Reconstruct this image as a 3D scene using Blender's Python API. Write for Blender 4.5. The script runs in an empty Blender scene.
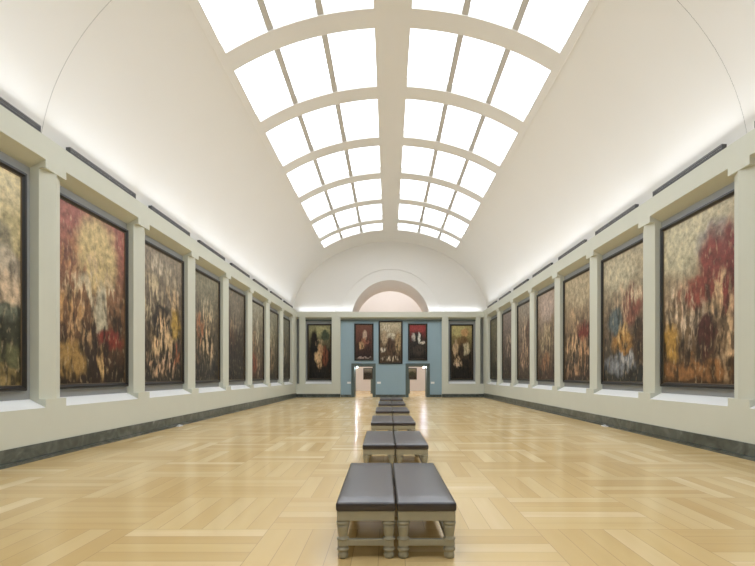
import bpy, bmesh, math, random
from math import sin, cos, pi, radians, sqrt, acos
from mathutils import Vector
random.seed(7)
S = bpy.context.scene
COL = S.collection

# ------------------------------------------------------------------ helpers
class MB:
    """collects shapes into one bmesh, then links them as ONE mesh object"""
    def __init__(self):
        self.bm = bmesh.new()
        self.mi = 0
    def face(self, pts, mi=None):
        vs = [self.bm.verts.new(p) for p in pts]
        f = self.bm.faces.new(vs)
        f.material_index = self.mi if mi is None else mi
        return f
    def box(self, x0, x1, y0, y1, z0, z1, mi=None):
        P = [(x0,y0,z0),(x1,y0,z0),(x1,y1,z0),(x0,y1,z0),(x0,y0,z1),(x1,y0,z1),(x1,y1,z1),(x0,y1,z1)]
        v = [self.bm.verts.new(p) for p in P]
        for q in ((0,3,2,1),(4,5,6,7),(0,1,5,4),(1,2,6,5),(2,3,7,6),(3,0,4,7)):
            f = self.bm.faces.new([v[i] for i in q])
            f.material_index = self.mi if mi is None else mi
        return v
    def prism(self, ring0, ring1, mi=None):
        """closed solid between two rings of equal length"""
        a = [self.bm.verts.new(p) for p in ring0]
        b = [self.bm.verts.new(p) for p in ring1]
        n = len(a); m = self.mi if mi is None else mi
        fs = [self.bm.faces.new(list(reversed(a))), self.bm.faces.new(b)]
        for i in range(n):
            fs.append(self.bm.faces.new([a[i], a[(i+1) % n], b[(i+1) % n], b[i]]))
        for f in fs: f.material_index = m
    def lathe(self, prof, cx=0, cy=0, n=20, mi=None):
        rings = []
        for (z, r) in prof:
            rings.append([self.bm.verts.new((cx+r*cos(2*pi*k/n), cy+r*sin(2*pi*k/n), z)) for k in range(n)])
        for A, B in zip(rings, rings[1:]):
            for k in range(n):
                f = self.bm.faces.new([A[k], A[(k+1) % n], B[(k+1) % n], B[k]])
                f.smooth = True
                f.material_index = self.mi if mi is None else mi
        self.bm.faces.new(list(reversed(rings[0]))); self.bm.faces.new(rings[-1])
    def bevel(self, w, seg=2, angle=0.6):
        bmesh.ops.recalc_face_normals(self.bm, faces=self.bm.faces[:])
        es = [e for e in self.bm.edges if len(e.link_faces) == 2 and e.calc_face_angle(0) > angle]
        bmesh.ops.bevel(self.bm, geom=es, offset=w, segments=seg, affect='EDGES', profile=0.5)
    def build(self, name, mats, parent=None, loc=None, smooth=None, recalc=True):
        if recalc:
            bmesh.ops.recalc_face_normals(self.bm, faces=self.bm.faces[:])
        me = bpy.data.meshes.new(name)
        self.bm.to_mesh(me); self.bm.free()
        if not isinstance(mats, (list, tuple)): mats = [mats]
        for m in mats: me.materials.append(m)
        if smooth is not None:
            for p in me.polygons: p.use_smooth = True
            me.set_sharp_from_angle(angle=smooth)
        o = bpy.data.objects.new(name, me)
        COL.objects.link(o)
        if parent: o.parent = parent
        if loc: o.location = loc
        return o

def tag(o, label=None, cat=None, group=None, kind=None):
    if label: o['label'] = label
    if cat: o['category'] = cat
    if group: o['group'] = group
    if kind: o['kind'] = kind
    return o

def empty(name, loc, rz=0):
    o = bpy.data.objects.new(name, None)
    o.empty_display_size = 0.2
    COL.objects.link(o)
    o.location = loc; o.rotation_euler = (0, 0, rz)
    return o

def structure(name, mb, mats, parent=None, **kw):
    o = mb.build(name, mats, parent, **kw)
    if parent is None: o['kind'] = 'structure'
    return o

def srgb(r, g, b):
    def f(c):
        c /= 255.0
        return c/12.92 if c <= 0.04045 else ((c+0.055)/1.055)**2.4
    return (f(r), f(g), f(b), 1.0)

# ------------------------------------------------------------------ materials
def new_mat(name):
    m = bpy.data.materials.new(name)
    m.use_nodes = True
    nt = m.node_tree
    b = nt.nodes['Principled BSDF']
    return m, nt, b

def N(nt, t, **kw):
    n = nt.nodes.new(t)
    for k, v in kw.items(): setattr(n, k, v)
    return n

def plaster(name, col, rough=0.7, var=0.04, scale=1.2, bump=0.0, spec=0.3):
    m, nt, b = new_mat(name)
    tc = N(nt, 'ShaderNodeTexCoord')
    nz = N(nt, 'ShaderNodeTexNoise'); nz.inputs['Scale'].default_value = scale; nz.inputs['Detail'].default_value = 5
    nt.links.new(tc.outputs['Object'], nz.inputs['Vector'])
    mx = N(nt, 'ShaderNodeMix', data_type='RGBA')
    lo = [max(0, c*(1-var)) for c in col[:3]]+[1]; hi = [min(1, c*(1+var)) for c in col[:3]]+[1]
    mx.inputs['A'].default_value = lo; mx.inputs['B'].default_value = hi
    nt.links.new(nz.outputs['Fac'], mx.inputs['Factor'])
    nt.links.new(mx.outputs['Result'], b.inputs['Base Color'])
    b.inputs['Roughness'].default_value = rough
    b.inputs['Specular IOR Level'].default_value = spec
    if bump:
        bp = N(nt, 'ShaderNodeBump'); bp.inputs['Strength'].default_value = bump; bp.inputs['Distance'].default_value = 0.01
        n2 = N(nt, 'ShaderNodeTexNoise'); n2.inputs['Scale'].default_value = 60
        nt.links.new(tc.outputs['Object'], n2.inputs['Vector'])
        nt.links.new(n2.outputs['Fac'], bp.inputs['Height'])
        nt.links.new(bp.outputs['Normal'], b.inputs['Normal'])
    return m

M = {}
M['vault'] = plaster('vault_plaster', (0.82, 0.81, 0.79, 1), 0.9, 0.015, 0.6)
M['stone'] = plaster('pale_painted_stone', (0.65, 0.665, 0.585, 1), 0.6, 0.03, 2.0)
M['sill'] = plaster('pale_sill', (0.83, 0.84, 0.83, 1), 0.5, 0.02, 2.0)  # sills toned lighter than the wall stone
M['panel'] = plaster('grey_recess_panel', (0.33, 0.345, 0.352, 1), 0.6, 0.05, 2.5)
M['blue'] = plaster('blue_grey_wall', (0.31, 0.43, 0.505, 1), 0.55, 0.05, 0.9)
M['portal'] = plaster('dark_portal_stone', (0.10, 0.13, 0.125, 1), 0.4, 0.12, 6)
M['pink'] = plaster('rosy_white_plaster', (0.80, 0.765, 0.745, 1), 0.8, 0.02, 1)
M['arch'] = plaster('arch_plaster', (0.80, 0.755, 0.71, 1), 0.8, 0.03, 1)
M['vent'] = plaster('dark_vent_metal', (0.085, 0.085, 0.09, 1), 0.45, 0.1, 20, spec=0.5)
M['ventlip'] = plaster('grey_vent_lip', (0.23, 0.23, 0.24, 1), 0.4, 0.1, 20, spec=0.5)
M['card'] = plaster('white_card', (0.85, 0.85, 0.83, 1), 0.5, 0.01, 3)
M['frame'] = plaster('black_brown_frame', (0.013, 0.011, 0.010, 1), 0.4, 0.2, 12, spec=0.5)
M['gilt'] = plaster('dull_gilt_slip', (0.12, 0.085, 0.045, 1), 0.45, 0.15, 20, spec=0.5)
M['wood'] = plaster('grey_painted_wood', (0.37, 0.34, 0.255, 1), 0.5, 0.10, 9)
M['leather'] = plaster('dark_brown_leather', (0.027, 0.020, 0.024, 1), 0.30, 0.15, 14, bump=0.06, spec=0.75)
M['chrome'] = plaster('pale_metal', (0.75, 0.76, 0.78, 1), 0.3, 0.02, 5, spec=0.6)
M['case'] = plaster('dark_green_screen', (0.12, 0.15, 0.125, 1), 0.5, 0.08, 3)

def emit(name, col, strength):
    m, nt, b = new_mat(name)
    b.inputs['Base Color'].default_value = (0.8, 0.8, 0.8, 1)
    b.inputs['Emission Color'].default_value = col
    b.inputs['Emission Strength'].default_value = strength
    b.inputs['Roughness'].default_value = 0.5
    return m
SKY = 2.9
M['glass'] = emit('backlit_opal_glass', (0.83, 0.905, 1.0, 1), SKY)
M['mullion'] = plaster('pale_grey_glazing_bar', (0.60, 0.585, 0.56, 1), 0.6, 0.02, 5)
M['lamp'] = emit('lamp_bulb', (0.86, 0.94, 1.0, 1), 500)
M['far_glow'] = emit('unseen_glow_panel', (0.97, 0.98, 1.0, 1), 2.4)

def marble():
    m, nt, b = new_mat('green_grey_marble')
    tc = N(nt, 'ShaderNodeTexCoord')
    nz = N(nt, 'ShaderNodeTexNoise'); nz.inputs['Scale'].default_value = 2.2; nz.inputs['Detail'].default_value = 8; nz.inputs['Distortion'].default_value = 1.6
    nt.links.new(tc.outputs['Object'], nz.inputs['Vector'])
    r = N(nt, 'ShaderNodeValToRGB')
    e = r.color_ramp.elements
    e[0].position = 0.30; e[0].color = (0.045, 0.055, 0.05, 1)
    e[1].position = 0.72; e[1].color = (0.17, 0.185, 0.17, 1)
    x = e.new(0.5); x.color = (0.085, 0.10, 0.09, 1)
    x = e.new(0.78); x.color = (0.33, 0.35, 0.33, 1)
    nt.links.new(nz.outputs['Fac'], r.inputs['Fac'])
    nt.links.new(r.outputs['Color'], b.inputs['Base Color'])
    b.inputs['Roughness'].default_value = 0.28
    return m
M['marble'] = marble()

def parquet():
    m, nt, b = new_mat('oak_basketweave_parquet')
    L = nt.links.new
    def math_(op, a, c=None, d=None):
        n = N(nt, 'ShaderNodeMath', operation=op)
        for i, v in enumerate((a, c, d)):
            if v is None: continue
            if isinstance(v, (int, float)): n.inputs[i].default_value = v
            else: L(v, n.inputs[i])
        return n.outputs[0]
    tc = N(nt, 'ShaderNodeTexCoord')
    sp = N(nt, 'ShaderNodeSeparateXYZ'); L(tc.outputs['Object'], sp.inputs[0])
    P, NP = 1.36, 6.0
    u = math_('DIVIDE', math_('SUBTRACT', sp.outputs['X'], 1.50), P)
    v = math_('DIVIDE', math_('SUBTRACT', sp.outputs['Y'], 5.29), P)
    iu, iv = math_('FLOOR', u), math_('FLOOR', v)
    fu, fv = math_('FRACT', u), math_('FRACT', v)
    par = math_('FLOORED_MODULO', math_('ADD', iu, iv), 2.0)      # 1: planks run along Y
    def pick(a, c):                                              # par=0 -> a, 1 -> c
        n = N(nt, 'ShaderNodeMix', data_type='FLOAT')
        L(par, n.inputs['Factor']); L(a, n.inputs[2]); L(c, n.inputs[3])
        return n.outputs[0]
    across = math_('MULTIPLY', pick(fv, fu), NP)
    along = pick(u, v)
    plank = math_('FLOOR', across)
    fp = math_('FRACT', across)
    # random tone per plank
    cb = N(nt, 'ShaderNodeCombineXYZ')
    L(iu, cb.inputs[0]); L(iv, cb.inputs[1]); L(plank, cb.inputs[2])
    wn = N(nt, 'ShaderNodeTexWhiteNoise', noise_dimensions='3D'); L(cb.outputs[0], wn.inputs['Vector'])
    # grain stretched along the plank
    cg = N(nt, 'ShaderNodeCombineXYZ')
    L(math_('MULTIPLY', along, 0.8), cg.inputs[0]); L(math_('MULTIPLY', across, 1.2), cg.inputs[1])
    L(math_('MULTIPLY', wn.outputs['Value'], 50.0), cg.inputs[2])
    gn = N(nt, 'ShaderNodeTexNoise'); gn.inputs['Scale'].default_value = 1.0; gn.inputs['Detail'].default_value = 2
    L(cg.outputs[0], gn.inputs['Vector'])
    tone = math_('ADD', math_('MULTIPLY', wn.outputs['Value'], 0.72), math_('MULTIPLY', gn.outputs['Fac'], 0.30))
    r = N(nt, 'ShaderNodeValToRGB')
    e = r.color_ramp.elements
    e[0].position = 0.05; e[0].color = (0.60, 0.415, 0.175, 1)
    e[1].position = 1.0; e[1].color = (0.86, 0.69, 0.42, 1)
    x = e.new(0.5); x.color = (0.69, 0.50, 0.235, 1)
    x = e.new(0.78); x.color = (0.74, 0.56, 0.295, 1)
    L(tone, r.inputs['Fac'])
    # seams
    def seam(f, w):
        d = math_('MINIMUM', f, math_('SUBTRACT', 1.0, f))
        n = N(nt, 'ShaderNodeMapRange'); n.inputs['From Min'].default_value = 0; n.inputs['From Max'].default_value = w
        L(d, n.inputs['Value']); return n.outputs[0]
    s = math_('MINIMUM', seam(fp, 0.02), math_('MINIMUM', seam(fu, 0.0035), seam(fv, 0.0035)))
    mx = N(nt, 'ShaderNodeMix', data_type='RGBA'); mx.inputs['A'].default_value = (0.40, 0.27, 0.13, 1)
    L(s, mx.inputs['Factor']); L(r.outputs['Color'], mx.inputs['B'])
    L(mx.outputs['Result'], b.inputs['Base Color'])
    ro = N(nt, 'ShaderNodeMapRange'); ro.inputs['To Min'].default_value = 0.16; ro.inputs['To Max'].default_value = 0.27
    L(gn.outputs['Fac'], ro.inputs['Value']); L(ro.outputs[0], b.inputs['Roughness'])
    b.inputs['Specular IOR Level'].default_value = 0.5
    return m
M['floor'] = parquet()

def mute(c):
    """old varnish: a little darker and less saturated"""
    g = 0.3*c[0]+0.59*c[1]+0.11*c[2]
    return tuple(min(255, 0.95*(g+(v-g)*0.90)) for v in c)

def painting_mat(name, top, mid, low, blobs, seed, fleck=0.5, touch=0.6):
    """generic painterly masses: a soft vertical ground, ragged colour masses, and flecks of paint.
    blobs: (u, v, ru, rv, rgb, mode)  mode 0 = solid mass, 1 = broken flecks"""
    top, mid, low = mute(top), [.84*c for c in mute(mid)], [.68*c for c in mute(low)]
    m, nt, b = new_mat(name)
    L = nt.links.new
    tc = N(nt, 'ShaderNodeTexCoord')
    mp = N(nt, 'ShaderNodeMapping'); mp.inputs['Location'].default_value = (seed*3.17, seed*1.31, seed*0.7); mp.inputs['Scale'].default_value = (1, 1.45, 1)
    L(tc.outputs['UV'], mp.inputs['Vector'])
    nz = N(nt, 'ShaderNodeTexNoise'); nz.inputs['Scale'].default_value = 6.5; nz.inputs['Detail'].default_value = 4
    L(mp.outputs[0], nz.inputs['Vector'])
    off = N(nt, 'ShaderNodeVectorMath', operation='MULTIPLY_ADD')
    off.inputs[1].default_value = (0.17, 0.17, 0); L(nz.outputs['Color'], off.inputs[0])
    sh = N(nt, 'ShaderNodeVectorMath', operation='SUBTRACT'); sh.inputs[1].default_value = (0.085, 0.085, 0)
    L(tc.outputs['UV'], sh.inputs[0]); L(sh.outputs[0], off.inputs[2])
    P = off.outputs[0]
    o2 = N(nt, 'ShaderNodeVectorMath', operation='MULTIPLY_ADD'); o2.inputs[1].default_value = (0.045, 0.045, 0)
    L(nz.outputs['Color'], o2.inputs[0]); L(tc.outputs['UV'], o2.inputs[2])
    Q = o2.outputs[0]
    sp = N(nt, 'ShaderNodeSeparateXYZ'); L(P, sp.inputs[0])
    r = N(nt, 'ShaderNodeValToRGB'); e = r.color_ramp.elements
    e[0].position = 0.08; e[0].color = srgb(*low); e[1].position = 0.92; e[1].color = srgb(*top)
    x = e.new(0.5); x.color = srgb(*mid)
    L(sp.outputs['Y'], r.inputs['Fac'])
    cur = r.outputs['Color']
    # fleck pattern, stretched upright
    mf = N(nt, 'ShaderNodeMapping'); mf.inputs['Scale'].default_value = (15, 6.5, 1); mf.inputs['Location'].default_value = (seed, seed*2.3, 0)
    mf.inputs['Rotation'].default_value = (0, 0, 0.22*sin(seed*5))
    L(Q, mf.inputs['Vector'])
    fn = N(nt, 'ShaderNodeTexNoise'); fn.inputs['Scale'].default_value = 1.0; fn.inputs['Detail'].default_value = 4; fn.inputs['Distortion'].default_value = 0.3
    L(mf.outputs[0], fn.inputs['Vector'])
    fk = N(nt, 'ShaderNodeMapRange'); fk.inputs['From Min'].default_value = 0.47; fk.inputs['From Max'].default_value = 0.57
    L(fn.outputs['Fac'], fk.inputs['Value'])
    for (cu, cv, ru, rv, rgb, mode) in blobs:
        rgb = mute(rgb)
        a = N(nt, 'ShaderNodeVectorMath', operation='SUBTRACT'); L(P, a.inputs[0]); a.inputs[1].default_value = (cu, cv, 0)
        d = N(nt, 'ShaderNodeVectorMath', operation='MULTIPLY'); L(a.outputs[0], d.inputs[0]); d.inputs[1].default_value = (1/ru, 1/rv, 0)
        l = N(nt, 'ShaderNodeVectorMath', operation='LENGTH'); L(d.outputs[0], l.inputs[0])
        k = N(nt, 'ShaderNodeMapRange', interpolation_type='SMOOTHSTEP')
        k.inputs['From Min'].default_value = 1.2; k.inputs['From Max'].default_value = 0.6
        L(l.outputs['Value'], k.inputs['Value'])
        fac = k.outputs[0]
        if mode:
            q = N(nt, 'ShaderNodeMath', operation='MULTIPLY'); L(fac, q.inputs[0]); L(fk.outputs[0], q.inputs[1]); fac = q.outputs[0]
        mx = N(nt, 'ShaderNodeMix', data_type='RGBA'); mx.inputs['B'].default_value = srgb(*rgb)
        L(fac, mx.inputs['Factor']); L(cur, mx.inputs['A']); cur = mx.outputs['Result']
    # dark gaps between the masses, fading out towards the top
    md = N(nt, 'ShaderNodeMapping'); md.inputs['Scale'].default_value = (12, 6, 1); md.inputs['Location'].default_value = (seed*4.1, -seed, 2)
    L(Q, md.inputs['Vector'])
    dn = N(nt, 'ShaderNodeTexNoise'); dn.inputs['Scale'].default_value = 1.0; dn.inputs['Detail'].default_value = 5
    L(md.outputs[0], dn.inputs['Vector'])
    dk = N(nt, 'ShaderNodeMapRange'); dk.inputs['From Min'].default_value = 0.50; dk.inputs['From Max'].default_value = 0.62; dk.inputs['To Max'].default_value = 0.85
    L(dn.outputs['Fac'], dk.inputs['Value'])
    dv = N(nt, 'ShaderNodeMapRange'); dv.inputs['From Min'].default_value = 0.85; dv.inputs['From Max'].default_value = 0.40
    L(sp.outputs['Y'], dv.inputs['Value'])
    dd = N(nt, 'ShaderNodeMath', operation='MULTIPLY'); L(dk.outputs[0], dd.inputs[0]); L(dv.outputs[0], dd.inputs[1])
    mx = N(nt, 'ShaderNodeMix', data_type='RGBA'); mx.inputs['B'].default_value = srgb(*[0.5*c for c in low])
    L(dd.outputs[0], mx.inputs['Factor']); L(cur, mx.inputs['A']); cur = mx.outputs['Result']
    # small light touches over the middle
    ms = N(nt, 'ShaderNodeMapping'); ms.inputs['Scale'].default_value = (30, 15, 1); ms.inputs['Location'].default_value = (seed*1.7, seed*2, 5)
    L(Q, ms.inputs['Vector'])
    ln = N(nt, 'ShaderNodeTexNoise'); ln.inputs['Scale'].default_value = 1.0; ln.inputs['Detail'].default_value = 3
    L(ms.outputs[0], ln.inputs['Vector'])
    lk = N(nt, 'ShaderNodeMapRange'); lk.inputs['From Min'].default_value = 0.57; lk.inputs['From Max'].default_value = 0.68; lk.inputs['To Max'].default_value = 0.55
    L(ln.outputs['Fac'], lk.inputs['Value'])
    mx = N(nt, 'ShaderNodeMix', data_type='RGBA'); mx.inputs['B'].default_value = srgb(*mute((224, 196, 152)))
    lv = N(nt, 'ShaderNodeMath', operation='MULTIPLY'); L(lk.outputs[0], lv.inputs[0]); lv.inputs[1].default_value = touch
    L(lv.outputs[0], mx.inputs['Factor']); L(cur, mx.inputs['A']); cur = mx.outputs['Result']
    # broken light and dark brushwork
    br = N(nt, 'ShaderNodeTexNoise'); br.inputs['Scale'].default_value = 17; br.inputs['Detail'].default_value = 6; br.inputs['Roughness'].default_value = 0.65
    L(mp.outputs[0], br.inputs['Vector'])
    bm_ = N(nt, 'ShaderNodeMapRange'); bm_.inputs['From Min'].default_value = 0.3; bm_.inputs['From Max'].default_value = 0.7
    bm_.inputs['To Min'].default_value = 1-fleck; bm_.inputs['To Max'].default_value = 1+fleck*0.9
    L(br.outputs['Fac'], bm_.inputs['Value'])
    ml = N(nt, 'ShaderNodeVectorMath', operation='SCALE'); L(cur, ml.inputs[0]); L(bm_.outputs[0], ml.inputs['Scale'])
    L(ml.outputs[0], b.inputs['Base Color'])
    b.inputs['Roughness'].default_value = 0.42
    b.inputs['Specular IOR Level'].default_value = 0.35
    return m

# ------------------------------------------------------------------ measures of the room (metres)
XL, XR = -6.50, 6.72            # front faces of the side walls
YB, YE = -7.0, 36.60            # wall behind the camera, far wall
FAR1, PITCH, OPEN = 9.88, 3.64, 3.07
DADO, SILL, SOF0, SOF1, TOP = 0.95, 1.11, 5.66, 5.50, 6.10
DEEP = 0.30

CX = 0.11                       # axis of the vault
VA, VB, VZ = 6.95, 5.43, 5.61   # vault ellipse
bays = list(range(-2, 9))       # bay k spans y in [far-OPEN, far]
def far_y(k, s): return 9.86+3.66*(k-1) if s < 0 else 9.68+3.69*(k-1)
def gap(s): return 0.63 if s < 0 else 0.62

# ------------------------------------------------------------------ side walls
def side_wall(name, X, s):
    """s = -1 left wall (recess towards -x), +1 right wall"""
    mb = MB()
    def xd(d): return X + s*d
    def bx(d0, d1, y0, y1, z0, z1, mi): mb.box(min(xd(d0), xd(d1)), max(xd(d0), xd(d1)), y0, y1, z0, z1, mi)
    bx(0, 0.7, YB, YE+0.7, 0, DADO, 0)
    bx(0, 0.7, YB, YE+0.7, SOF0, TOP, 0)
    bx(DEEP, 0.7, YB, YE+0.7, DADO, SOF0, 1)
    pitch = far_y(2, s)-far_y(1, s)
    for k in bays:
        f = far_y(k, s); n = far_y(k-1, s)+gap(s)
        mb.prism([(xd(0), n, DADO), (xd(DEEP+.05), n, SILL+.027), (xd(DEEP+.05), n, DADO)],
                 [(xd(0), f, DADO), (xd(DEEP+.05), f, SILL+.027), (xd(DEEP+.05), f, DADO)], 2)
        mb.prism([(xd(0), n, SOF0), (xd(DEEP+.05), n, SOF1-.027), (xd(DEEP+.05), n, SOF0)],
                 [(xd(0), f, SOF0), (xd(DEEP+.05), f, SOF1-.027), (xd(DEEP+.05), f, SOF0)], 0)
        y0, y1 = f, f+gap(s)
        if k == 8: y1 = YE+0.3
        ym = (y0+y1)/2
        bx(0, .4, y0, y1, DADO, SILL, 0); bx(0, .4, y0, y1, SOF1, SOF0, 0)   # blocks the pilaster dies into
        ring = lambda z: [(xd(.13), y0, z), (xd(0), ym, z), (xd(.13), y1, z), (xd(.4), y1, z), (xd(.4), y0, z)]
        if k == 8:
            ring = lambda z: [(xd(.10), y0, z), (xd(0), y0+.25, z), (xd(0), y1, z), (xd(.4), y1, z), (xd(.4), y0, z)]
        mb.prism(ring(SILL), ring(SOF1), 0)
    bx(0, 0.4, YB, far_y(bays[0]-1, s)+gap(s), DADO, SOF0, 0)
    return structure(name, mb, [M['stone'], M['panel'], M['sill']])
side_wall('wall_left', XL, -1)
side_wall('wall_right', XR, 1)

def plinth(name, X, s):
    mb = MB()
    def bx(d0, d1, z0, z1): mb.box(min(X+s*d0, X+s*d1), max(X+s*d0, X+s*d1), YB, YE, z0, z1)
    bx(-0.025, 0.1, 0.06, 0.30)
    bx(-0.07, 0.1, 0.0, 0.055)
    structure(name, mb, M['marble'])
plinth('baseboard_left', XL, -1)
plinth('baseboard_right', XR, 1)

# ------------------------------------------------------------------ floor
mb = MB(); mb.box(-7.6, 7.8, YB-0.3, 52.6, -0.2, 0.0)
structure('floor', mb, M['floor'])

# ------------------------------------------------------------------ vault with skylight openings
def ell(t, off=0.0):
    c, s_ = cos(t), sin(t)
    nx, nz = c/VA, s_/VB
    l = sqrt(nx*nx+nz*nz)
    return (CX+VA*c+off*nx/l, VZ+VB*s_+off*nz/l)
T0 = math.asin((TOP-0.02-VZ)/VB)
T1, T2 = acos(4.31/VA), acos(0.49/VA)
def span(a, b_, n): return [a+(b_-a)*i/n for i in range(n)]
half = span(T0, T1, 16)+span(T1, T2, 12)
ts = half+span(T2, pi-T2, 4)+[pi-t for t in reversed(half)]
ts = half + span(T2, pi-T2, 4) + [pi-T2] + [pi-t for t in reversed(half)]
JOINT = FAR1+(PITCH-OPEN)/2
beam = [JOINT+PITCH*k for k in range(-4, 7)]
BW = 0.385
rows = [(a+BW, c-BW) for a, c in zip(beam, beam[1:])]+[(beam[-1]+BW, 33.95)]
LEFTH, RIGHTH = (pi-T2, pi-T1), (T1, T2)
def in_hole(tm, ym):
    if not any(y0 < ym < y1 for y0, y1 in rows): return False
    return T1 < tm < T2 or pi-T2 < tm < pi-T1
mb = MB()
ys = [YB]
for y0, y1 in rows: ys += [y0, y1]
ys += [YE+0.36]
ys += [JOINT-0.003, JOINT+0.003]
ys = sorted(ys)
cache = {}
def V(i, j):
    if (i, j) not in cache:
        x, z = ell(ts[i]); cache[(i, j)] = mb.bm.verts.new((x, ys[j], z))
    return cache[(i, j)]
for i in range(len(ts)-1):
    tm = (ts[i]+ts[i+1])/2
    for j in range(len(ys)-1):
        ym = (ys[j]+ys[j+1])/2
        if in_hole(tm, ym): continue
        if abs(ym-JOINT) < 0.002 and (tm < T1-0.05 or tm > pi-T1+0.05): continue   # open movement joint
        mb.bm.faces.new([V(i, j), V(i+1, j), V(i+1, j+1), V(i, j+1)])
REC = 0.30
for (y0, y1) in rows:
    for (a, c) in (RIGHTH, LEFTH):
        n = 12
        tt = [a+(c-a)*i/n for i in range(n+1)]
        for t in (a, c):
            (x, z), (X2, Z2) = ell(t), ell(t, REC)
            mb.face([(x, y0, z), (x, y1, z), (X2, y1, Z2), (X2, y0, Z2)])
        for y in (y0, y1):
            for p, q in zip(tt, tt[1:]):
                A, B_, C_, D = ell(p), ell(q), ell(q, REC), ell(p, REC)
                mb.face([(A[0], y, A[1]), (B_[0], y, B_[1]), (C_[0], y, C_[1]), (D[0], y, D[1])])
structure('ceiling', mb, M['vault'], smooth=radians(25), recalc=False)

wn = 0
for (y0, y1) in rows:
    for (a, c) in (RIGHTH, LEFTH):
        wn += 1
        n = 12
        mb = MB()      # the glazing bars of this light
        for q in (1/3, 2/3):
            t = a+(c-a)*q; dt = 0.085/7
            P = [ell(t-dt, 0.03), ell(t+dt, 0.03), ell(t+dt, REC-.01), ell(t-dt, REC-.01)]
            mb.prism([(p[0], y0, p[1]) for p in P], [(p[0], y1, p[1]) for p in P])
        win = mb.build('window_%d' % wn, M['mullion']); win['kind'] = 'structure'
        for q in range(3):
            ta, tb = a+(c-a)*q/3, a+(c-a)*(q+1)/3
            mb = MB()
            for i in range(4):
                p0, p1 = ta+(tb-ta)*i/4, ta+(tb-ta)*(i+1)/4
                A, B_, C_, D = ell(p0, REC-.02), ell(p1, REC-.02), ell(p1, REC), ell(p0, REC)
                mb.prism([(A[0], y0, A[1]), (B_[0], y0, B_[1]), (C_[0], y0, C_[1]), (D[0], y0, D[1])],
                         [(A[0], y1, A[1]), (B_[0], y1, B_[1]), (C_[0], y1, C_[1]), (D[0], y1, D[1])])
            mb.build('pane', M['glass'], win)

for i, (t, sg) in enumerate(((T1, -1), (pi-T1, 1))):     # raised borders along the skylight
    mb = MB()
    t2 = t+sg*0.035; t3 = t+sg*0.003
    P = [ell(t3, -0.03), ell(t2, -0.03), ell(t2, 0.02), ell(t3, 0.02)]
    mb.prism([(p[0], YB, p[1]) for p in P], [(p[0], 34.2, p[1]) for p in P])
    structure('trim_%d' % (i+1), mb, M['vault'])

# ------------------------------------------------------------------ far wall, lower part
TE = 6.02
ED = YE+DEEP
LP = (-5.86, -4.00); RP = (4.22, 6.15); BL = (-3.39, 3.77)
DL, DR = (-2.44, -1.10), (1.40, 2.74); DH = 2.20
mb = MB()
yb = YE+0.62
def fw(x0, x1, z0, z1, y0=YE, y1=None, mi=0): mb.box(x0, x1, y0, y1 or yb, z0, z1, mi)
fw(XL-0.6, XR+0.6, SOF0-0.02, TE)                       # frieze
for a, c in ((XL-0.6, BL[0]), (BL[1], XR+0.6)): fw(a, c, 0, DADO)
for a, c in ((-6.28, LP[0]), (LP[1], BL[0]), (BL[1], RP[0]), (RP[1], 6.46)): fw(a, c, DADO, SOF0)
for a, c in (LP, RP): fw(a, c, DADO, SOF0, ED, None, 1)
fw(XL-.5, -6.28, DADO, SOF0, ED+.1, None, 1); fw(6.46, XR+.5, DADO, SOF0, ED+.1, None, 1)
for a, c in (LP, RP):
    mb.prism([(a, YE, DADO), (a, ED+.05, SILL+.027), (a, ED+.05, DADO)], [(c, YE, DADO), (c, ED+.05, SILL+.027), (c, ED+.05, DADO)], 3)
    mb.prism([(a, YE, SOF0), (a, ED+.05, SOF1-.03), (a, ED+.05, SOF0)], [(c, YE, SOF0), (c, ED+.05, SOF1-.03), (c, ED+.05, SOF0)], 0)
a, c = BL
mb.prism([(a, YE, SOF0), (a, ED+.05, SOF1-.05), (a, ED+.05, SOF0)], [(c, YE, SOF0), (c, ED+.05, SOF1-.05), (c, ED+.05, SOF0)], 0)
# blue centre with its two doorways
fw(BL[0], DL[0], 0, SOF0, ED, None, 2); fw(DR[1], BL[1], 0, SOF0, ED, None, 2)
fw(DL[1], DR[0], 0, SOF0, ED, None, 2)
fw(DL[0], DL[1], DH, SOF0, ED, None, 2); fw(DR[0], DR[1], DH, SOF0, ED, None, 2)
structure('wall_far', mb, [M['stone'], M['panel'], M['blue'], M['sill']])

mb = MB()
for a, c in ((XL, -3.39), (3.77, XR)): mb.box(a, c, YE-.025, YE+.05, .06, .24); mb.box(a, c, YE-.06, YE+.05, 0, .055)
for a, c in ((BL[0], DL[0]-.2), (DL[1]+.2, DR[0]-.2), (DR[1]+.2, BL[1])): mb.box(a, c, ED-.03, ED+.05, 0, .18)
structure('baseboard_far', mb, M['marble'])

for i, (a, c) in enumerate((DL, DR)):
    mb = MB()
    w = 0.19
    for x0, x1, z0, z1 in ((a-w, a, 0, DH+w), (c, c+w, 0, DH+w), (a, c, DH, DH+w)):
        mb.box(x0, x1, ED-.07, ED+.04, z0, z1)
    mb.box(a, a+.03, ED, ED+1.5, 0, DH); mb.box(c-.03, c, ED, ED+1.5, 0, DH); mb.box(a, c, ED, ED+1.5, DH-.03, DH)
    structure('door_%d' % (i+1), mb, M['portal'])

for i, (a, c) in enumerate((LP, BL, RP)):        # dark strips added to stand for the shade under the soffits
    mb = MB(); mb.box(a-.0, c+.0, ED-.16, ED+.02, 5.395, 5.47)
    structure('trim_%d' % (5+i), mb, M['portal'])

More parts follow.
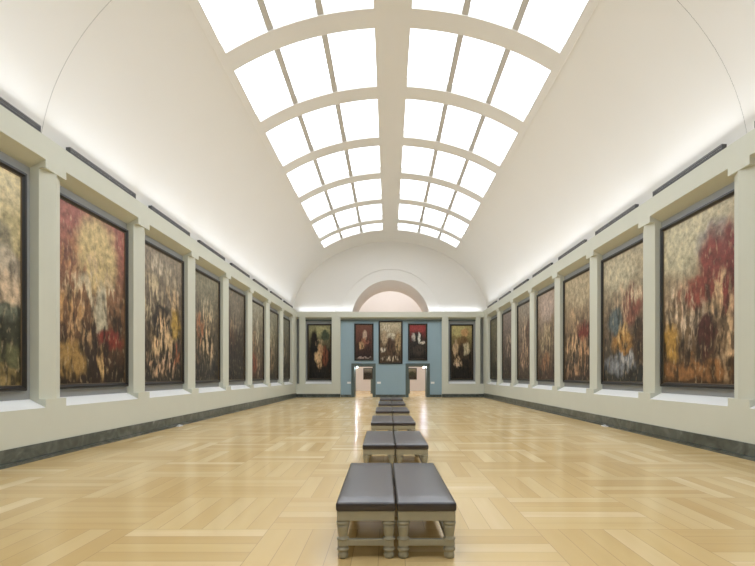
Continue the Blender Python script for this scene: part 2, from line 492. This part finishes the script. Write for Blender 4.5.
# ------------------------------------------------------------------ far wall, lunette and arch
AX, AZ, AR, RR = 0.15, 5.54, 2.78, 3.55
YLU = YE+0.34
def outer(th):
    lo, hi = 0, 12
    for _ in range(50):
        m_ = (lo+hi)/2
        x, z = AX+m_*cos(th), AZ+m_*sin(th)
        if ((x-CX)/(VA+.03))**2+((z-VZ)/(VB+.03))**2 < 1: lo = m_
        else: hi = m_
    return lo
mb = MB()
n = 64
def pol(r, th, y): return (AX+r*cos(th), y, AZ+r*sin(th))
for i in range(n):
    a, c = pi*i/n, pi*(i+1)/n
    mb.face([pol(RR, a, YLU), pol(outer(a), a, YLU), pol(outer(c), c, YLU), pol(RR, c, YLU)])
    mb.face([pol(RR, a, YLU), pol(RR, c, YLU), pol(RR, c, YLU+.07), pol(RR, a, YLU+.07)])
    mb.face([pol(AR, a, YLU+.07), pol(RR, a, YLU+.07), pol(RR, c, YLU+.07), pol(AR, c, YLU+.07)])
structure('trim_3', mb, M['vault'], recalc=False)
mb = MB()
for i in range(n):
    a, c = pi*i/n, pi*(i+1)/n
    mb.face([pol(AR, a, YLU+.07), pol(AR, c, YLU+.07), pol(AR, c, 41.9), pol(AR, a, 41.9)])
mb.box(-7.6, 7.8, YLU+.25, 41.9, AZ-.12, AZ+.02)
structure('trim_4', mb, M['arch'], smooth=radians(30), recalc=False)

# ------------------------------------------------------------------ room beyond
mb = MB()
mb.box(-7.6, 7.8, 52.0, 52.3, 0, 11.5)
mb.box(-7.6, -7.3, 37.3, 52.0, 0, 11.5); mb.box(7.5, 7.8, 37.3, 52.0, 0, 11.5)
mb.box(-7.6, AX-AR, 41.7, 41.9, AZ, 11.5); mb.box(AX+AR, 7.8, 41.7, 41.9, AZ, 11.5); mb.box(AX-AR, AX+AR, 41.7, 41.9, AZ+AR, 11.5)
for x0, x1, z0, z1 in ():
    pass
structure('wall_beyond', mb, M['pink'])
mb = MB(); mb.box(-7.6, 7.8, 41.7, 52.3, 11.5, 11.7)
structure('ceiling_beyond', mb, M['pink'])
mb = MB(); mb.box(-4, 4.2, 44.0, 50.5, 11.40, 11.44)
structure('window_%d' % (wn+1), mb, M['far_glow'])  # unseen glowing panel added to light the room beyond

# wall behind the camera
mb = MB(); mb.box(-7.6, 7.8, YB-.3, YB, 0, 11.6)
structure('wall_near', mb, M['stone'])

# ------------------------------------------------------------------ paintings
def frame_mesh(w, h, fwid, dep, m):
    mb = MB()
    prof = [(0, 0), (0, dep*.75), (fwid*.15, dep), (fwid*.55, dep), (fwid*.75, dep*.7), (fwid, dep*.45), (fwid, 0)]
    loops = []
    for (i_, d) in prof:
        loops.append([mb.bm.verts.new(p) for p in ((-w/2+i_, -d, i_), (w/2-i_, -d, i_), (w/2-i_, -d, h-i_), (-w/2+i_, -d, h-i_))])
    for A, B_ in zip(loops, loops[1:]):
        for k in range(4):
            mb.bm.faces.new([A[k], A[(k+1) % 4], B_[(k+1) % 4], B_[k]])
    A, B_ = loops[-1], loops[0]
    for k in range(4): mb.bm.faces.new([A[k], A[(k+1) % 4], B_[(k+1) % 4], B_[k]])
    return mb

def canvas_mesh(w, h, inset, y):
    mb = MB()
    x0, x1, z0, z1 = -w/2+inset, w/2-inset, inset, h-inset
    mb.box(x0, x1, y, y+.02, z0, z1)
    uv = mb.bm.loops.layers.uv.new('UVMap')
    for f in mb.bm.faces:
        for l in f.loops:
            l[uv].uv = ((l.vert.co.x-x0)/(x1-x0), (l.vert.co.z-z0)/(z1-z0))
    return mb

def painting(label, loc, rz, w, h, mat, group, fwid=0.11, dep=0.09):
    t = empty('framed_painting', loc, rz)
    tag(t, label, 'painting', group)
    frame_mesh(w, h, fwid, dep, 0).build('frame', M['frame'], t)
    canvas_mesh(w, h, fwid-.004, -dep*.42).build('canvas', mat, t)
    mb = frame_mesh(w-2*fwid+.012, h-2*fwid+.012, 0.022, dep*.6, 0)
    o = mb.build('gilt_slip', M['gilt'], t); o.location = (0, 0, fwid-.006)
    return t

FL = (214, 178, 138); CR = (222, 204, 168); OC = (176, 132, 62); RD = (150, 48, 38); DK = (38, 28, 22); BR = (92, 58, 36); WH = (226, 220, 204)
side_specs = {
 ('L', 1): ('pale ochre and grey sky over dark olive ground', (214,196,146), (190,170,136), (96,92,62),
   [(.7,.88,.5,.16,(226,210,164),0),(.95,.70,.2,.16,(196,180,130),0),(.78,.66,.14,.12,(150,140,112),0),(.7,.55,.5,.10,(196,180,156),0),(.8,.44,.5,.09,(214,188,156),0),(.75,.33,.5,.06,(120,124,104),0),(.9,.22,.2,.10,(58,60,46),0),(.8,.14,.5,.06,(104,104,70),0),(.8,.05,.5,.05,(150,128,78),0)]),
 ('L', 2): ('cream glow above a red block on dark brown', (168,98,84), (160,112,74), (66,40,26),
   [(.55,.78,.32,.26,(216,190,130),0),(.5,.62,.4,.16,(206,178,134),1),(.2,.62,.2,.2,(190,132,84),1),(.45,.52,.4,.14,CR,1),(.62,.42,.09,.2,(190,180,152),0),(.22,.38,.24,.16,(200,150,92),1),(.75,.28,.24,.07,(132,48,36),0),(.2,.14,.26,.10,(164,128,70),0),(.62,.14,.1,.10,(206,166,106),1),(.45,.22,.12,.16,(52,36,28),0),(.3,.3,.2,.1,(206,162,112),1)]),
 ('L', 3): ('grey-brown sky over clustered flesh tones and a yellow patch', (150,136,116), (120,104,84), (64,54,44),
   [(.35,.88,.25,.08,(206,190,164),1),(.75,.8,.2,.14,(196,180,150),1),(.25,.62,.25,.2,(214,194,154),1),(.72,.6,.25,.16,(206,174,130),1),(.82,.46,.15,.14,(186,148,60),0),(.45,.5,.25,.10,(48,40,36),0),(.5,.34,.3,.2,(226,188,136),1),(.45,.3,.14,.15,(220,184,136),1),(.5,.14,.45,.10,(206,164,124),1),(.85,.2,.12,.1,(170,90,50),1)]),
 ('L', 4): ('grey-green ground with pale figures massed at centre', (140,134,110), (112,100,80), (62,54,44),
   [(.5,.66,.3,.16,(206,190,156),1),(.5,.46,.36,.22,(222,190,142),1),(.3,.5,.15,.15,(180,110,70),1),(.6,.28,.2,.18,(210,180,138),1),(.2,.25,.2,.1,(150,120,90),1)]),
 ('L', 5): ('dark grey-brown ground with one small pale patch', (126,116,100), (88,76,66), (48,42,38),
   [(.4,.6,.18,.12,(214,180,140),1),(.6,.7,.3,.2,(140,128,110),1),(.35,.42,.2,.14,(120,76,52),1),(.6,.3,.3,.2,(54,46,42),0)]),
 ('L', 6): ('grey sky, a pale upright streak and russet foot', (164,158,136), (140,124,100), (92,54,40),
   [(.6,.55,.12,.36,(206,196,164),1),(.35,.45,.2,.2,(180,150,116),1),(.3,.2,.3,.16,(140,74,56),0),(.65,.2,.12,.2,(200,176,144),1)]),
 ('L', 7): ('olive-grey ground with pale vertical flecks', (150,146,122), (130,122,98), (76,68,54),
   [(.5,.55,.3,.3,(202,190,156),1),(.4,.3,.3,.2,(190,160,124),1)]),
 ('L', 8): ('plain dusky grey-green ground', (128,128,112), (108,104,90), (64,60,52),
   [(.5,.5,.3,.3,(160,148,122),1)]),
 ('R', 1): ('warm brown ground with scattered flesh tones', (170,150,120), (130,96,70), (60,42,32),
   [(.5,.5,.4,.3,FL,1)]),
 ('R', 2): ('sweeping crimson mass at upper right over flesh tones', (196,184,150), (176,146,110), (112,74,40),
   [(.25,.84,.4,.18,(206,196,160),0),(.7,.82,.25,.10,(160,150,136),0),(.72,.68,.2,.2,(138,62,50),0),(.55,.54,.34,.10,(146,70,54),0),(.92,.62,.12,.28,(134,58,48),0),(.3,.5,.16,.16,(214,176,140),1),(.14,.42,.12,.2,(228,204,170),1),(.12,.26,.12,.14,(190,144,62),0),(.45,.34,.2,.2,(222,196,164),1),(.82,.44,.15,.2,(222,182,136),1),(.62,.28,.15,.14,(80,40,34),0),(.86,.2,.12,.2,(214,176,130),1),(.45,.08,.5,.07,(160,108,60),0),(.5,.2,.4,.1,(70,50,36),1)]),
 ('R', 3): ('red patch at right and blue-grey waves at foot', (190,176,142), (146,122,96), (66,66,62),
   [(.4,.84,.4,.14,(204,192,158),0),(.7,.58,.24,.16,(138,78,62),0),(.45,.6,.2,.16,(206,176,140),1),(.3,.48,.2,.12,(96,110,112),0),(.75,.66,.2,.1,(220,196,160),1),(.5,.30,.3,.10,(176,126,60),0),(.5,.36,.16,.12,(226,184,112),1),(.4,.14,.4,.08,(126,130,136),0),(.5,.18,.3,.08,(190,188,184),1),(.85,.3,.15,.2,(80,58,40),0)]),
 ('R', 4): ('beige top, red mid band and flesh tones low down', (190,172,136), (160,130,100), (84,56,40),
   [(.5,.82,.4,.16,(204,186,148),1),(.4,.6,.3,.16,(196,164,124),1),(.72,.46,.26,.09,(128,50,40),0),(.35,.28,.34,.18,(226,184,134),1),(.7,.24,.2,.18,(212,160,112),1),(.3,.1,.3,.08,(196,150,108),1)]),
 ('R', 5): ('rosy grey top fading to a rust-brown foot', (182,160,142), (164,140,110), (110,70,46),
   [(.5,.8,.4,.15,(196,172,156),0),(.45,.46,.35,.2,(206,184,144),1),(.4,.2,.3,.12,(176,120,76),1),(.75,.5,.15,.3,(134,112,84),1)]),
 ('R', 6): ('grey-pink ground with a pale flesh column', (160,146,128), (150,124,106), (96,70,56),
   [(.5,.55,.25,.3,(214,184,150),1),(.45,.28,.35,.2,(196,160,128),1),(.7,.6,.2,.2,(110,84,70),0)]),
 ('R', 7): ('mauve-grey ground with faint pale marks', (144,128,122), (124,106,98), (78,62,58),
   [(.5,.5,.25,.2,(190,166,146),1)]),
 ('R', 8): ('dull olive-green ground without figures', (118,116,92), (100,96,76), (60,56,44),
   [(.5,.5,.3,.3,(134,126,100),1)]),
}
PW, PZ0, PZ1 = 2.97, 1.275, 5.31
ords = {1: 'nearest', 2: 'second', 3: 'third', 4: 'fourth', 5: 'fifth', 6: 'sixth', 7: 'seventh', 8: 'farthest'}
for (sd, k), (desc, top, mid, low, blobs) in side_specs.items():
    sg = -1 if sd == 'L' else 1
    yc = far_y(k, sg)-1.585-(.10 if (sd, k) == ('L', 1) else 0)
    m = painting_mat('oil_'+sd.lower()+str(k), top, mid, low, blobs, k+(0 if sd == 'L' else 11))
    X = XL-DEEP if sd == 'L' else XR+DEEP
    wall = 'left' if sd == 'L' else 'right'
    painting('tall oil painting on %s wall, %s' % (wall, desc), (X, yc, PZ0), pi/2 if sd == 'L' else -pi/2,
             PW, PZ1-PZ0, m, 'tall paintings on the side walls', 0.10, 0.10)

end_specs = [
 ('narrow tall painting left of blue wall, flesh figures on black', -4.885, 1.22, 1.74, 3.97,
   (150,146,104), (60,44,34), (28,24,22),
   [(.5,.9,.5,.10,(176,170,120),0),(.25,.62,.2,.34,(26,22,20),0),(.75,.8,.2,.1,(70,80,60),0),(.5,.66,.2,.08,(204,170,130),1),(.55,.5,.16,.16,(206,160,116),0),(.75,.42,.14,.2,(130,70,44),0),(.42,.4,.16,.12,(228,190,140),0),(.5,.27,.12,.10,(220,178,130),0),(.5,.06,.5,.1,(30,26,24),0)], ED),
 ('small painting above left doorway, pale figure on red-brown', -1.74, 2.60, 1.36, 2.62,
   (120,72,56), (104,58,46), (72,42,36),
   [(.55,.7,.14,.16,(206,176,150),0),(.5,.5,.16,.14,(170,110,80),0),(.35,.38,.18,.12,(204,160,110),0),(.65,.5,.2,.06,(150,90,70),0),(.5,.04,.5,.025,(170,150,140),0)], ED),
 ('larger centre painting on blue wall between the doorways', 0.15, 2.36, 1.70, 3.05,
   (196,182,150), (142,112,80), (110,84,60),
   [(.3,.86,.3,.10,(220,208,180),1),(.65,.84,.25,.12,(214,196,160),1),(.5,.66,.25,.09,(216,204,176),0),(.5,.42,.22,.24,(88,62,44),0),(.2,.6,.15,.2,(186,160,126),0),(.85,.5,.14,.3,(176,146,104),0),(.15,.32,.14,.06,(220,206,180),0),(.5,.10,.45,.07,(220,200,170),1)], ED),
 ('small painting above right doorway, white shape on red and black', 2.07, 2.60, 1.36, 2.62,
   (150,50,50), (60,50,44), (44,36,32),
   [(.5,.88,.6,.12,(160,58,56),0),(.5,.62,.34,.2,(40,38,34),0),(.25,.64,.12,.12,(200,190,176),0),(.58,.62,.08,.18,(230,226,214),0),(.8,.48,.16,.05,(224,210,190),0),(.5,.25,.4,.16,(66,54,46),0)], ED),
 ('narrow tall painting right of blue wall, cream cluster under yellow-olive sky', 5.19, 1.22, 1.64, 3.95,
   (184,166,104), (92,74,52), (34,30,26),
   [(.3,.92,.5,.12,(196,184,120),0),(.65,.86,.22,.08,(206,160,104),0),(.55,.7,.3,.10,(128,98,62),0),(.2,.56,.16,.16,(206,174,134),0),(.7,.56,.2,.12,(216,200,160),0),(.5,.52,.14,.16,(70,54,40),0),(.35,.32,.25,.10,(222,188,146),1),(.3,.26,.2,.06,(226,196,160),0),(.7,.3,.2,.08,(40,34,28),0),(.5,.08,.6,.12,(34,30,27),0)], ED),
]
for i, (lab, x, z, w, h, top, mid, low, blobs, y) in enumerate(end_specs):
    painting(lab, (x, y, z), 0, w, h, painting_mat('oil_far_%d' % i, top, mid, low, blobs, 30+i, .4, .08), 'paintings on the far wall', 0.10, 0.09)
painting('small landscape-toned picture seen through left doorway', (-2.05, 52.0, 1.12), 0, 0.92, 1.14,
         painting_mat('oil_beyond_a', (150,146,130), (60,56,48), (90,80,66), [(.5,.45,.4,.2,(40,38,34),0)], 41), 'pictures in the room beyond', .07, .05)
painting('small greenish picture seen through right doorway', (2.36, 52.0, 1.12), 0, 0.92, 1.14,
         painting_mat('oil_beyond_b', (150,146,120), (92,92,66), (96,84,66), [(.5,.5,.35,.25,(60,66,44),0)], 42), 'pictures in the room beyond', .07, .05)

# ------------------------------------------------------------------ vents on the cornice
COVE = 16
def vent(label, X, s, yc):
    t = empty('cornice_vent', (X, yc, TOP), 0)
    tag(t, label, 'vent', 'vents along the cornices')
    L_ = 1.38
    def bxp(mb, d0, d1, y0, y1, z0, z1): mb.box(min(s*d0, s*d1), max(s*d0, s*d1), y0, y1, z0, z1)
    mb = MB()
    bxp(mb, .02, .11, -L_, L_, 0, .02); bxp(mb, .095, .11, -L_, L_, .02, .10)
    bxp(mb, .015, .11, -L_, -L_+.02, 0, .135); bxp(mb, .015, .11, L_-.02, L_, 0, .135)
    mb.build('housing', M['vent'], t)
    for q in range(3):
        mb = MB()
        bxp(mb, .02, .035, -L_+.02, L_-.02, .012+.037*q, .036+.037*q)
        mb.build('louvre', M['vent'], t)
    mb = MB(); bxp(mb, .012, .042, -L_, L_, .122, .14)
    mb.build('top_lip', M['ventlip'], t)
    # the uplight inside the trough
    l = bpy.data.lights.new('unseen_uplight', 'AREA'); l.shape = 'RECTANGLE'; l.size = .05; l.size_y = 3.5; l.energy = COVE; l.color = (.90, .95, 1.0)
    o = bpy.data.objects.new('unseen_uplight', l); COL.objects.link(o); o.parent = t
    o.location = (s*.07, 0, .15); o.rotation_euler = (0, pi+s*radians(-28), 0); l.spread = radians(125)
for (sd, k), sp_ in side_specs.items():
    vent('dark louvred vent strip on %s cornice above painting with %s' % ('left' if sd == 'L' else 'right', ' '.join(sp_[0].split()[:5])) if (sd, k) != ('R', 1) else 'dark vent strip on right cornice cut off by right edge of photo',
         XL if sd == 'L' else XR, -1 if sd == 'L' else 1, (far_y(k, -1 if sd == 'L' else 1)-1.49))

# ------------------------------------------------------------------ benches
def make_bench():
    root = empty('upholstered_bench', (0, 0, 0))
    W, Ln = 0.512, 2.02
    hw, hl = W/2, Ln/2
    # cushion: rounded slab with a slight crown
    mb = MB()
    mb.box(-hw, hw, -hl, hl, .405, .485)
    mb.bevel(.022, 4)
    bmesh.ops.subdivide_edges(mb.bm, edges=[e for e in mb.bm.edges if e.calc_length() > .3], cuts=7, use_grid_fill=True)
    for v in mb.bm.verts:
        if v.co.z > .45:
            v.co.z += .014*max(0, 1-(v.co.x/hw)**2)*max(0, 1-(v.co.y/hl)**4)
    mb.build('cushion', M['leather'], root, smooth=radians(50))
    mb = MB()
    i_ = .012
    for x0, x1, y0, y1 in ((-hw+.07, hw-.07, -hl+i_, -hl+i_+.03), (-hw+.07, hw-.07, hl-i_-.03, hl-i_),
                           (-hw+i_, -hw+i_+.03, -hl+.07, hl-.07), (hw-i_-.03, hw-i_, -hl+.07, hl-.07)):
        mb.box(x0, x1, y0, y1, .328, .398)
    mb.box(-hw+.01, hw-.01, -hl+.01, hl-.01, .396, .407)
    mb.build('apron', M['wood'], root)
    prof = [(0, .030), (.006, .036), (.03, .040), (.052, .033), (.060, .030), (.064, .040), (.078, .042), (.092, .040), (.097, .033), (.108, .034),
            (.155, .036), (.160, .042), (.172, .042), (.178, .034), (.20, .035), (.26, .041), (.284, .042), (.288, .034), (.294, .044), (.304, .046), (.314, .044), (.320, .034), (.332, .036)]
    for sx in (-1, 1):
        for sy in (-1, 1):
            mb = MB()
            x, y = sx*(hw-.058), sy*(hl-.058)
            mb.lathe([(z, r*1.17+(.004 if r > .0415 else (-.004 if r < .0345 and z > .08 else 0))) for z, r in prof], x, y, 20)
            mb.box(x-.047, x+.047, y-.047, y+.047, .326, .400)
            mb.box(x-.041, x+.041, y-.041, y+.041, .108, .158)
            mb.build('leg', M['wood'], root)
    for sy in (-1, 1):
        mb = MB(); y = sy*(hl-.054)
        mb.box(-hw+.08, hw-.08, y-.025, y+.025, .108, .162); mb.bevel(.006, 2)
        mb.build('stretcher', M['wood'], root)
    for sx in (-1, 1):
        mb = MB(); x = sx*(hw-.054)
        mb.box(x-.022, x+.022, -hl+.08, hl-.08, .110, .158); mb.bevel(.006, 2)
        mb.build('stretcher', M['wood'], root)
    return root
def copy_tree(o):
    c = o.copy(); COL.objects.link(c)
    for ch in list(o.children):
        d = ch.copy(); COL.objects.link(d); d.parent = c
    return c
bench0 = make_bench()
pos = ['of foreground pair', 'of second pair from front', 'of third pair from front', 'of fourth pair from front',
       'of fifth pair from front', 'of last pair before blue wall']
first = True
BY = [4.42, 8.10, 11.90, 15.70, 19.55, 23.35]
BXC = [.066, .10, .10, .115, .12, .12]
for i, y in enumerate(BY):
    for s, nm in ((-1, 'left'), (1, 'right')):
        b_ = bench0 if first else copy_tree(bench0)
        first = False
        b_.location = (BXC[i]+s*.2600, y+1.01, 0)
        if i == 0: b_.location.x -= .010; b_.rotation_euler.z = .010
        tag(b_, 'grey wooden bench with dark leather top, %s one %s' % (nm, pos[i]), 'bench', 'paired benches down the middle')

# ------------------------------------------------------------------ small things
for lab, x in (('small white caption card left of the left doorway', -2.80), ('small white caption card between the doorways, beside the left one', -0.68),
               ('small white caption card right of the right doorway', 3.13)):
    mb = MB(); mb.box(-.13, .13, -.012, 0, -.07, .07); mb.bevel(.003, 1)
    o = mb.build('caption_card', M['card']); o.location = (x, ED, 1.02)
    tag(o, lab, 'card', 'caption cards on the blue wall')

for lab, x in (('round ceiling lamp glowing in top of left doorway', -2.26), ('round ceiling lamp glowing in top of right doorway', 2.56)):
    t = empty('ceiling_lamp', (x, ED+.55, DH-.03)); tag(t, lab, 'lamp', 'lamps in the doorways')
    mb = MB(); mb.lathe([(-.03, .10), (-.01, .11), (0, .11)], n=24); mb.build('lamp_ring', M['chrome'], t)
    mb = MB(); mb.lathe([(-.06, .02), (-.052, .045), (-.03, .06)], n=24); mb.build('bulb', M['lamp'], t)

for lab, x in (('little metal floor box at foot of left wall', XL+.13), ('little metal floor box at foot of right wall', XR-.13)):
    t = empty('floor_box', (x, 15.85, 0)); tag(t, lab, 'floor box', 'floor boxes by the walls')
    mb = MB(); mb.box(-.05, .05, -.16, .16, 0, .03); mb.bevel(.008, 2); mb.build('base', M['chrome'], t)
    mb = MB(); mb.lathe([(.028, .045), (.05, .04), (.062, .015)], n=16); mb.build('cap', M['chrome'], t)

for lab, x in (('tiny white sensor on far cornice left of the arch', -3.70), ('tiny white sensor on far cornice right of the arch', 4.0)):
    t = empty('sensor', (x, YE+.1, TE)); tag(t, lab, 'sensor', 'sensors on the far cornice')
    mb = MB(); mb.box(-.05, .05, -.05, .05, 0, .05); mb.build('base', M['card'], t)
    mb = MB(); mb.lathe([(.05, .03), (.12, .045), (.17, .03)], n=12); mb.build('head', M['card'], t)

t = empty('low_screen', (0.15, 44.2, 0)); tag(t, 'dark green low screen in room beyond, behind wall between doorways', 'screen')
mb = MB(); mb.box(-1.66, 1.66, -.15, .15, .08, 1.18); mb.build('panel', M['case'], t)
mb = MB(); mb.box(-1.70, 1.70, -.18, .18, 1.18, 1.23); mb.bevel(.01, 2); mb.build('top_rail', M['case'], t)
mb = MB(); mb.box(-1.68, 1.68, -.17, .17, 0, .08); mb.build('base', M['portal'], t)

# unseen area light filling the vestibule between the doors and the room beyond
def area(name, loc, rot, sx, sy, power, col):
    l = bpy.data.lights.new(name, 'AREA'); l.shape = 'RECTANGLE'; l.size = sx; l.size_y = sy; l.energy = power; l.color = col
    o = bpy.data.objects.new(name, l); COL.objects.link(o); o.location = loc; o.rotation_euler = rot
    return o
area('unseen_vestibule_fill', (0.15, 40.2, AZ-.16), (0, 0, 0), 9, 4, 330, (.97, .96, 1.0))

fc = area('unseen_uplight', (CX, YE+.1, TE+.035), (pi-radians(40), 0, 0), 12.9, .05, 15, (.90, .95, 1.0))  # unseen uplight added behind the far cornice to brighten the end wall
fc.data.spread = radians(112)

# ------------------------------------------------------------------ world, camera, view
w = bpy.data.worlds.new('World'); S.world = w; w.use_nodes = True
w.node_tree.nodes['Background'].inputs[0].default_value = (.02, .02, .02, 1)
cam = bpy.data.cameras.new('Camera')
cam.sensor_width = 36.0; cam.lens = 36.0*520/755
cam.shift_x = (377.5-388.5)/755; cam.shift_y = (375-283)/755
cam.clip_end = 200; cam.clip_start = 0.05
co = bpy.data.objects.new('Camera', cam); COL.objects.link(co)
co.location = (0, 0, 1.57); co.rotation_euler = (pi/2, 0, 0)
S.camera = co
S.view_settings.view_transform = 'Standard'
S.view_settings.look = 'None'
S.view_settings.gamma = 1.0
S.view_settings.exposure = 0.18
S.view_settings.use_curve_mapping = False
S.cycles.max_bounces = 10
S.cycles.diffuse_bounces = 8
